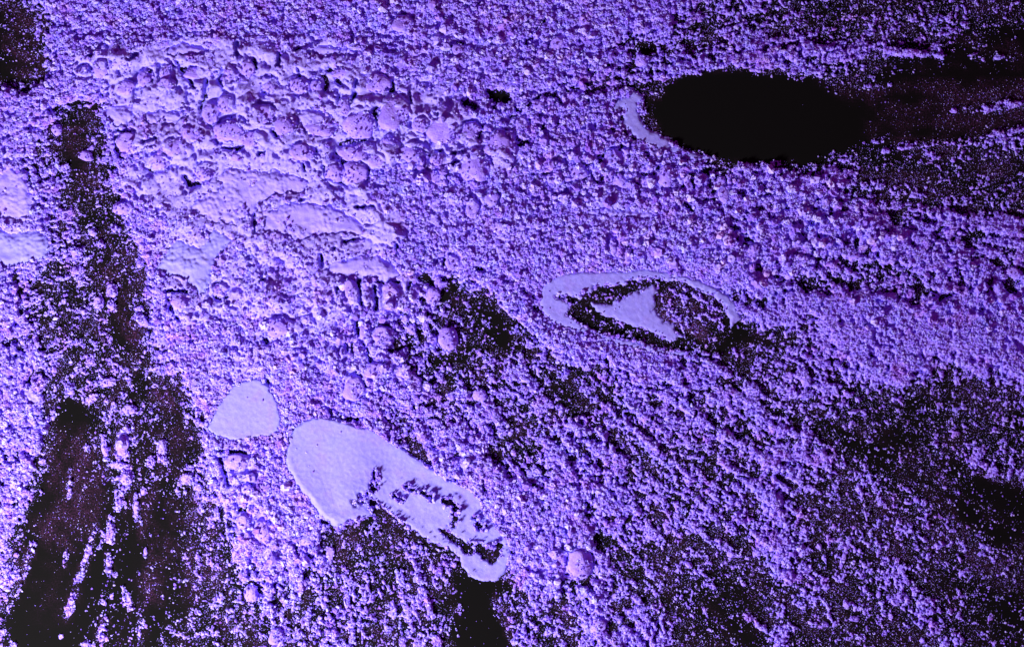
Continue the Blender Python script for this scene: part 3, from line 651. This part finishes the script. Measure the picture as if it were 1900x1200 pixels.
joinI = N('GeometryNodeGeometryToInstance')
for k in range(11):
    ico = N('GeometryNodeMeshIcoSphere'); ico.inputs['Radius'].default_value = 1; ico.inputs['Subdivisions'].default_value = 2 if k < 6 else 4
    pos = N('GeometryNodeInputPosition')
    tx = N('ShaderNodeTexNoise'); tx.noise_dimensions = '4D'; tx.inputs['W'].default_value = k * 3.7; tx.inputs['Scale'].default_value = 1.5 if k < 6 else 1.8; tx.inputs['Detail'].default_value = 2 if k < 6 else 5
    L(pos.outputs[0], tx.inputs['Vector'])
    mr = N('ShaderNodeMapRange'); mr.inputs['From Min'].default_value = .25; mr.inputs['From Max'].default_value = .75; mr.inputs['To Min'].default_value = .30; mr.inputs['To Max'].default_value = 1.65
    L(tx.outputs['Fac'], mr.inputs['Value'])
    sc2 = N('ShaderNodeVectorMath'); sc2.operation = 'SCALE'
    L(pos.outputs[0], sc2.inputs[0]); L(mr.outputs[0], sc2.inputs['Scale'])
    sp = N('GeometryNodeSetPosition'); L(ico.outputs['Mesh'], sp.inputs['Geometry']); L(sc2.outputs[0], sp.inputs['Position'])
    sm = N('GeometryNodeSetMaterial'); sm.inputs['Material'].default_value = M_grain
    L(sp.outputs[0], sm.inputs['Geometry']); L(sm.outputs[0], joinI.inputs[0])
def named(nm, t):
    n_ = N('GeometryNodeInputNamedAttribute'); n_.data_type = t; n_.inputs['Name'].default_value = nm; return n_.outputs['Attribute']
iop = N('GeometryNodeInstanceOnPoints'); iop.inputs['Pick Instance'].default_value = True
e2r = N('FunctionNodeEulerToRotation'); L(named('grain_turn', 'FLOAT_VECTOR'), e2r.inputs[0])
L(gi.outputs[0], iop.inputs['Points']); L(joinI.outputs[0], iop.inputs['Instance'])
L(named('grain_kind', 'INT'), iop.inputs['Instance Index']); L(e2r.outputs[0], iop.inputs['Rotation']); L(named('grain_scale', 'FLOAT_VECTOR'), iop.inputs['Scale'])
L(iop.outputs[0], go.inputs[0])
md = grains.modifiers.new('grains', 'NODES'); md.node_group = ng

# ------------------------------------------------------------------ lumps: each a thing of its own.  x, y, half width, half height, turn in degrees
# base shapes: crumbly boulders, fine ones for large lumps and coarse ones for small
def n3(p, f, seed):
    x, y, z = p[:, 0] * f, p[:, 1] * f, p[:, 2] * f
    return (vnoise(x + 31 + z * .83, y + 17 - z * .57, seed) + vnoise(y + 11 + x * .41, z + 5 - x * .71, seed + 3) + vnoise(z + 7 + y * .37, x + 23 + y * .66, seed + 6)) / 3
def boulder(seed, sub, flat):
    bm = bmesh.new(); bmesh.ops.create_icosphere(bm, subdivisions=sub, radius=1.0)
    co = np.array([v.co[:] for v in bm.verts]); tris = np.array([[v.index for v in f.verts] for f in bm.faces])
    bm.free()
    r = 1 + .95 * (n3(co, 1.3, seed) - .5) + .42 * (n3(co, 3.0, seed + 20) - .5)
    if sub >= 4:
        r = r + .22 * (n3(co, 8.0, seed + 40) - .5) + .14 * (n3(co, 17, seed + 60) - .5)
    else:
        r = r + 1.1 * (n3(co, 2.6, seed + 40) - .5) + .8 * (n3(co, 6.5, seed + 50) - .5)
    co = co * r[:, None]
    # squarish facets, flatter top
    co[:, 2] = np.where(co[:, 2] > flat, flat + (co[:, 2] - flat) * .35, co[:, 2])
    co /= np.abs(co[:, :2]).max(0).mean()
    return fast_mesh('powder_lump', co, tris=tris)
BIG = [boulder(900 + 70 * k, 4, .62) for k in range(9)]
SMALL = [boulder(2900 + 70 * k, 3, .6) for k in range(8)]
for me in BIG + SMALL: me.materials.append(M_lump)

MARKS = [("the bare black oval", 1390, 215), ("the eye-shaped print", 1190, 575), ("the long pale smear", 720, 920), ("the round smooth patch", 458, 760),
 ("the ragged smooth patch", 350, 490), ("the broad cracked pale patch", 460, 355), ("the long chalky patch", 585, 410), ("the narrow curved pale patch", 670, 497),
 ("the bottom left black wedge", 100, 1050), ("the dark left band", 200, 500), ("the bottom centre black wedge", 890, 1150),
 ("the upper right dark streak", 1780, 170), ("the notched left edge patch", 40, 460), ("the hooked blue smear", 1180, 220),
 ("the left magenta crack", 380, 178), ("the right magenta crack", 655, 178), ("the dark central gap", 890, 590), ("the dark corner at top left", 40, 80),
 ("the bare dusty strip at right", 1650, 850), ("the short bluish smear", 1150, 396), ("the hooked-crack smooth patch", 220, 215),
 ("the dusty bottom stain", 1040, 1110), ("the right edge's middle", 1900, 530), ("the lower right corner", 1880, 1180), ("the gap below the oval's tail", 1700, 290),
 ("the top edge centre", 950, 0), ("the bright lower left crumb trail", 160, 1030), ("the lower left speckled strip", 310, 900)]
DIRS = ["right of", "lower right of", "below", "lower left of", "left of", "upper left of", "above", "upper right of"]
ORD = ["nearest", "second nearest", "third nearest", "fourth nearest", "fifth nearest", "sixth nearest", "seventh nearest", "eighth nearest"]
SPECIAL = {(875,243): "round nut-like lump ringed by a black crack, upper centre", (1075,1047): "large angular lump with a pale left facet beside the dark dusty stain",
 (830,630): "large egg-shaped pale lump at the lower edge of the dark diagonal gap", (80,855): "bright little lump on the left shore of the black wedge",
 (1853,540): "tall wedge-shaped lump near the right edge at mid height", (1110,1160): "pale round lump with a black hole on its right, near bottom edge",
 (770,1013): "pale rounded lump on the lower rim of the long smear", (663,450): "thin bright sliver of powder leaning above the narrow curved patch",
 (1190,113): "round ball-like lump above the hooked blue smear", (1727,1133): "round pale lump alone in the lower right darkness"}
info = []
for (x, y, rx, ry, a_) in L_:
    dists = [math.hypot(x - m_[1], y - m_[2]) for m_ in MARKS]
    k = int(np.argmin(dists)); m_ = MARKS[k]
    dr = DIRS[int(round(math.atan2(y - m_[2], x - m_[1]) / (math.pi / 4))) % 8]
    if dists[k] < 14: dr = "on"
    big = max(rx, ry); asp = max(rx, ry) / min(rx, ry)
    size = "large" if big > 21 else "mid-sized" if big > 13 else "small" if big > 8 else "tiny"
    if asp > 1.45: shape = "wide" if rx > ry else "upright"
    else: shape = "rounded"
    info.append([size, shape, dr, m_[0], dists[k]])
from collections import defaultdict
bk = defaultdict(list)
for i, f in enumerate(info): bk[tuple(f[:4])].append(i)
rs = np.random.default_rng(9)
for i, (x, y, rx, ry, a_) in enumerate(L_):
    f = info[i]; g = sorted(bk[tuple(f[:4])], key=lambda q_: info[q_][4])
    lab = SPECIAL.get((int(x), int(y)))
    if lab is None:
        o_ = "" if len(g) == 1 else (ORD[g.index(i)] + " " if g.index(i) < len(g) - 1 or len(g) > 8 else "farthest ")
        lab = f"{o_}{f[0]} {f[1]} powder lump {f[2]} {f[3]}"
    me = BIG[rs.integers(len(BIG))] if max(rx, ry) > 12 else SMALL[rs.integers(len(SMALL))]
    o = bpy.data.objects.new('powder_lump', me); C.objects.link(o)
    rz = min(rx, ry)
    o.location = P(x, y, lump_z(x, y, rx, ry))
    o.scale = (rx * S, ry * S, min(rz, 22) * .95 * S)
    o.rotation_euler = (rs.uniform(-.12, .12), rs.uniform(-.12, .12), -math.radians(a_))
    tag(o, lab, 'powder lump', 'lumps in the spilled powder')
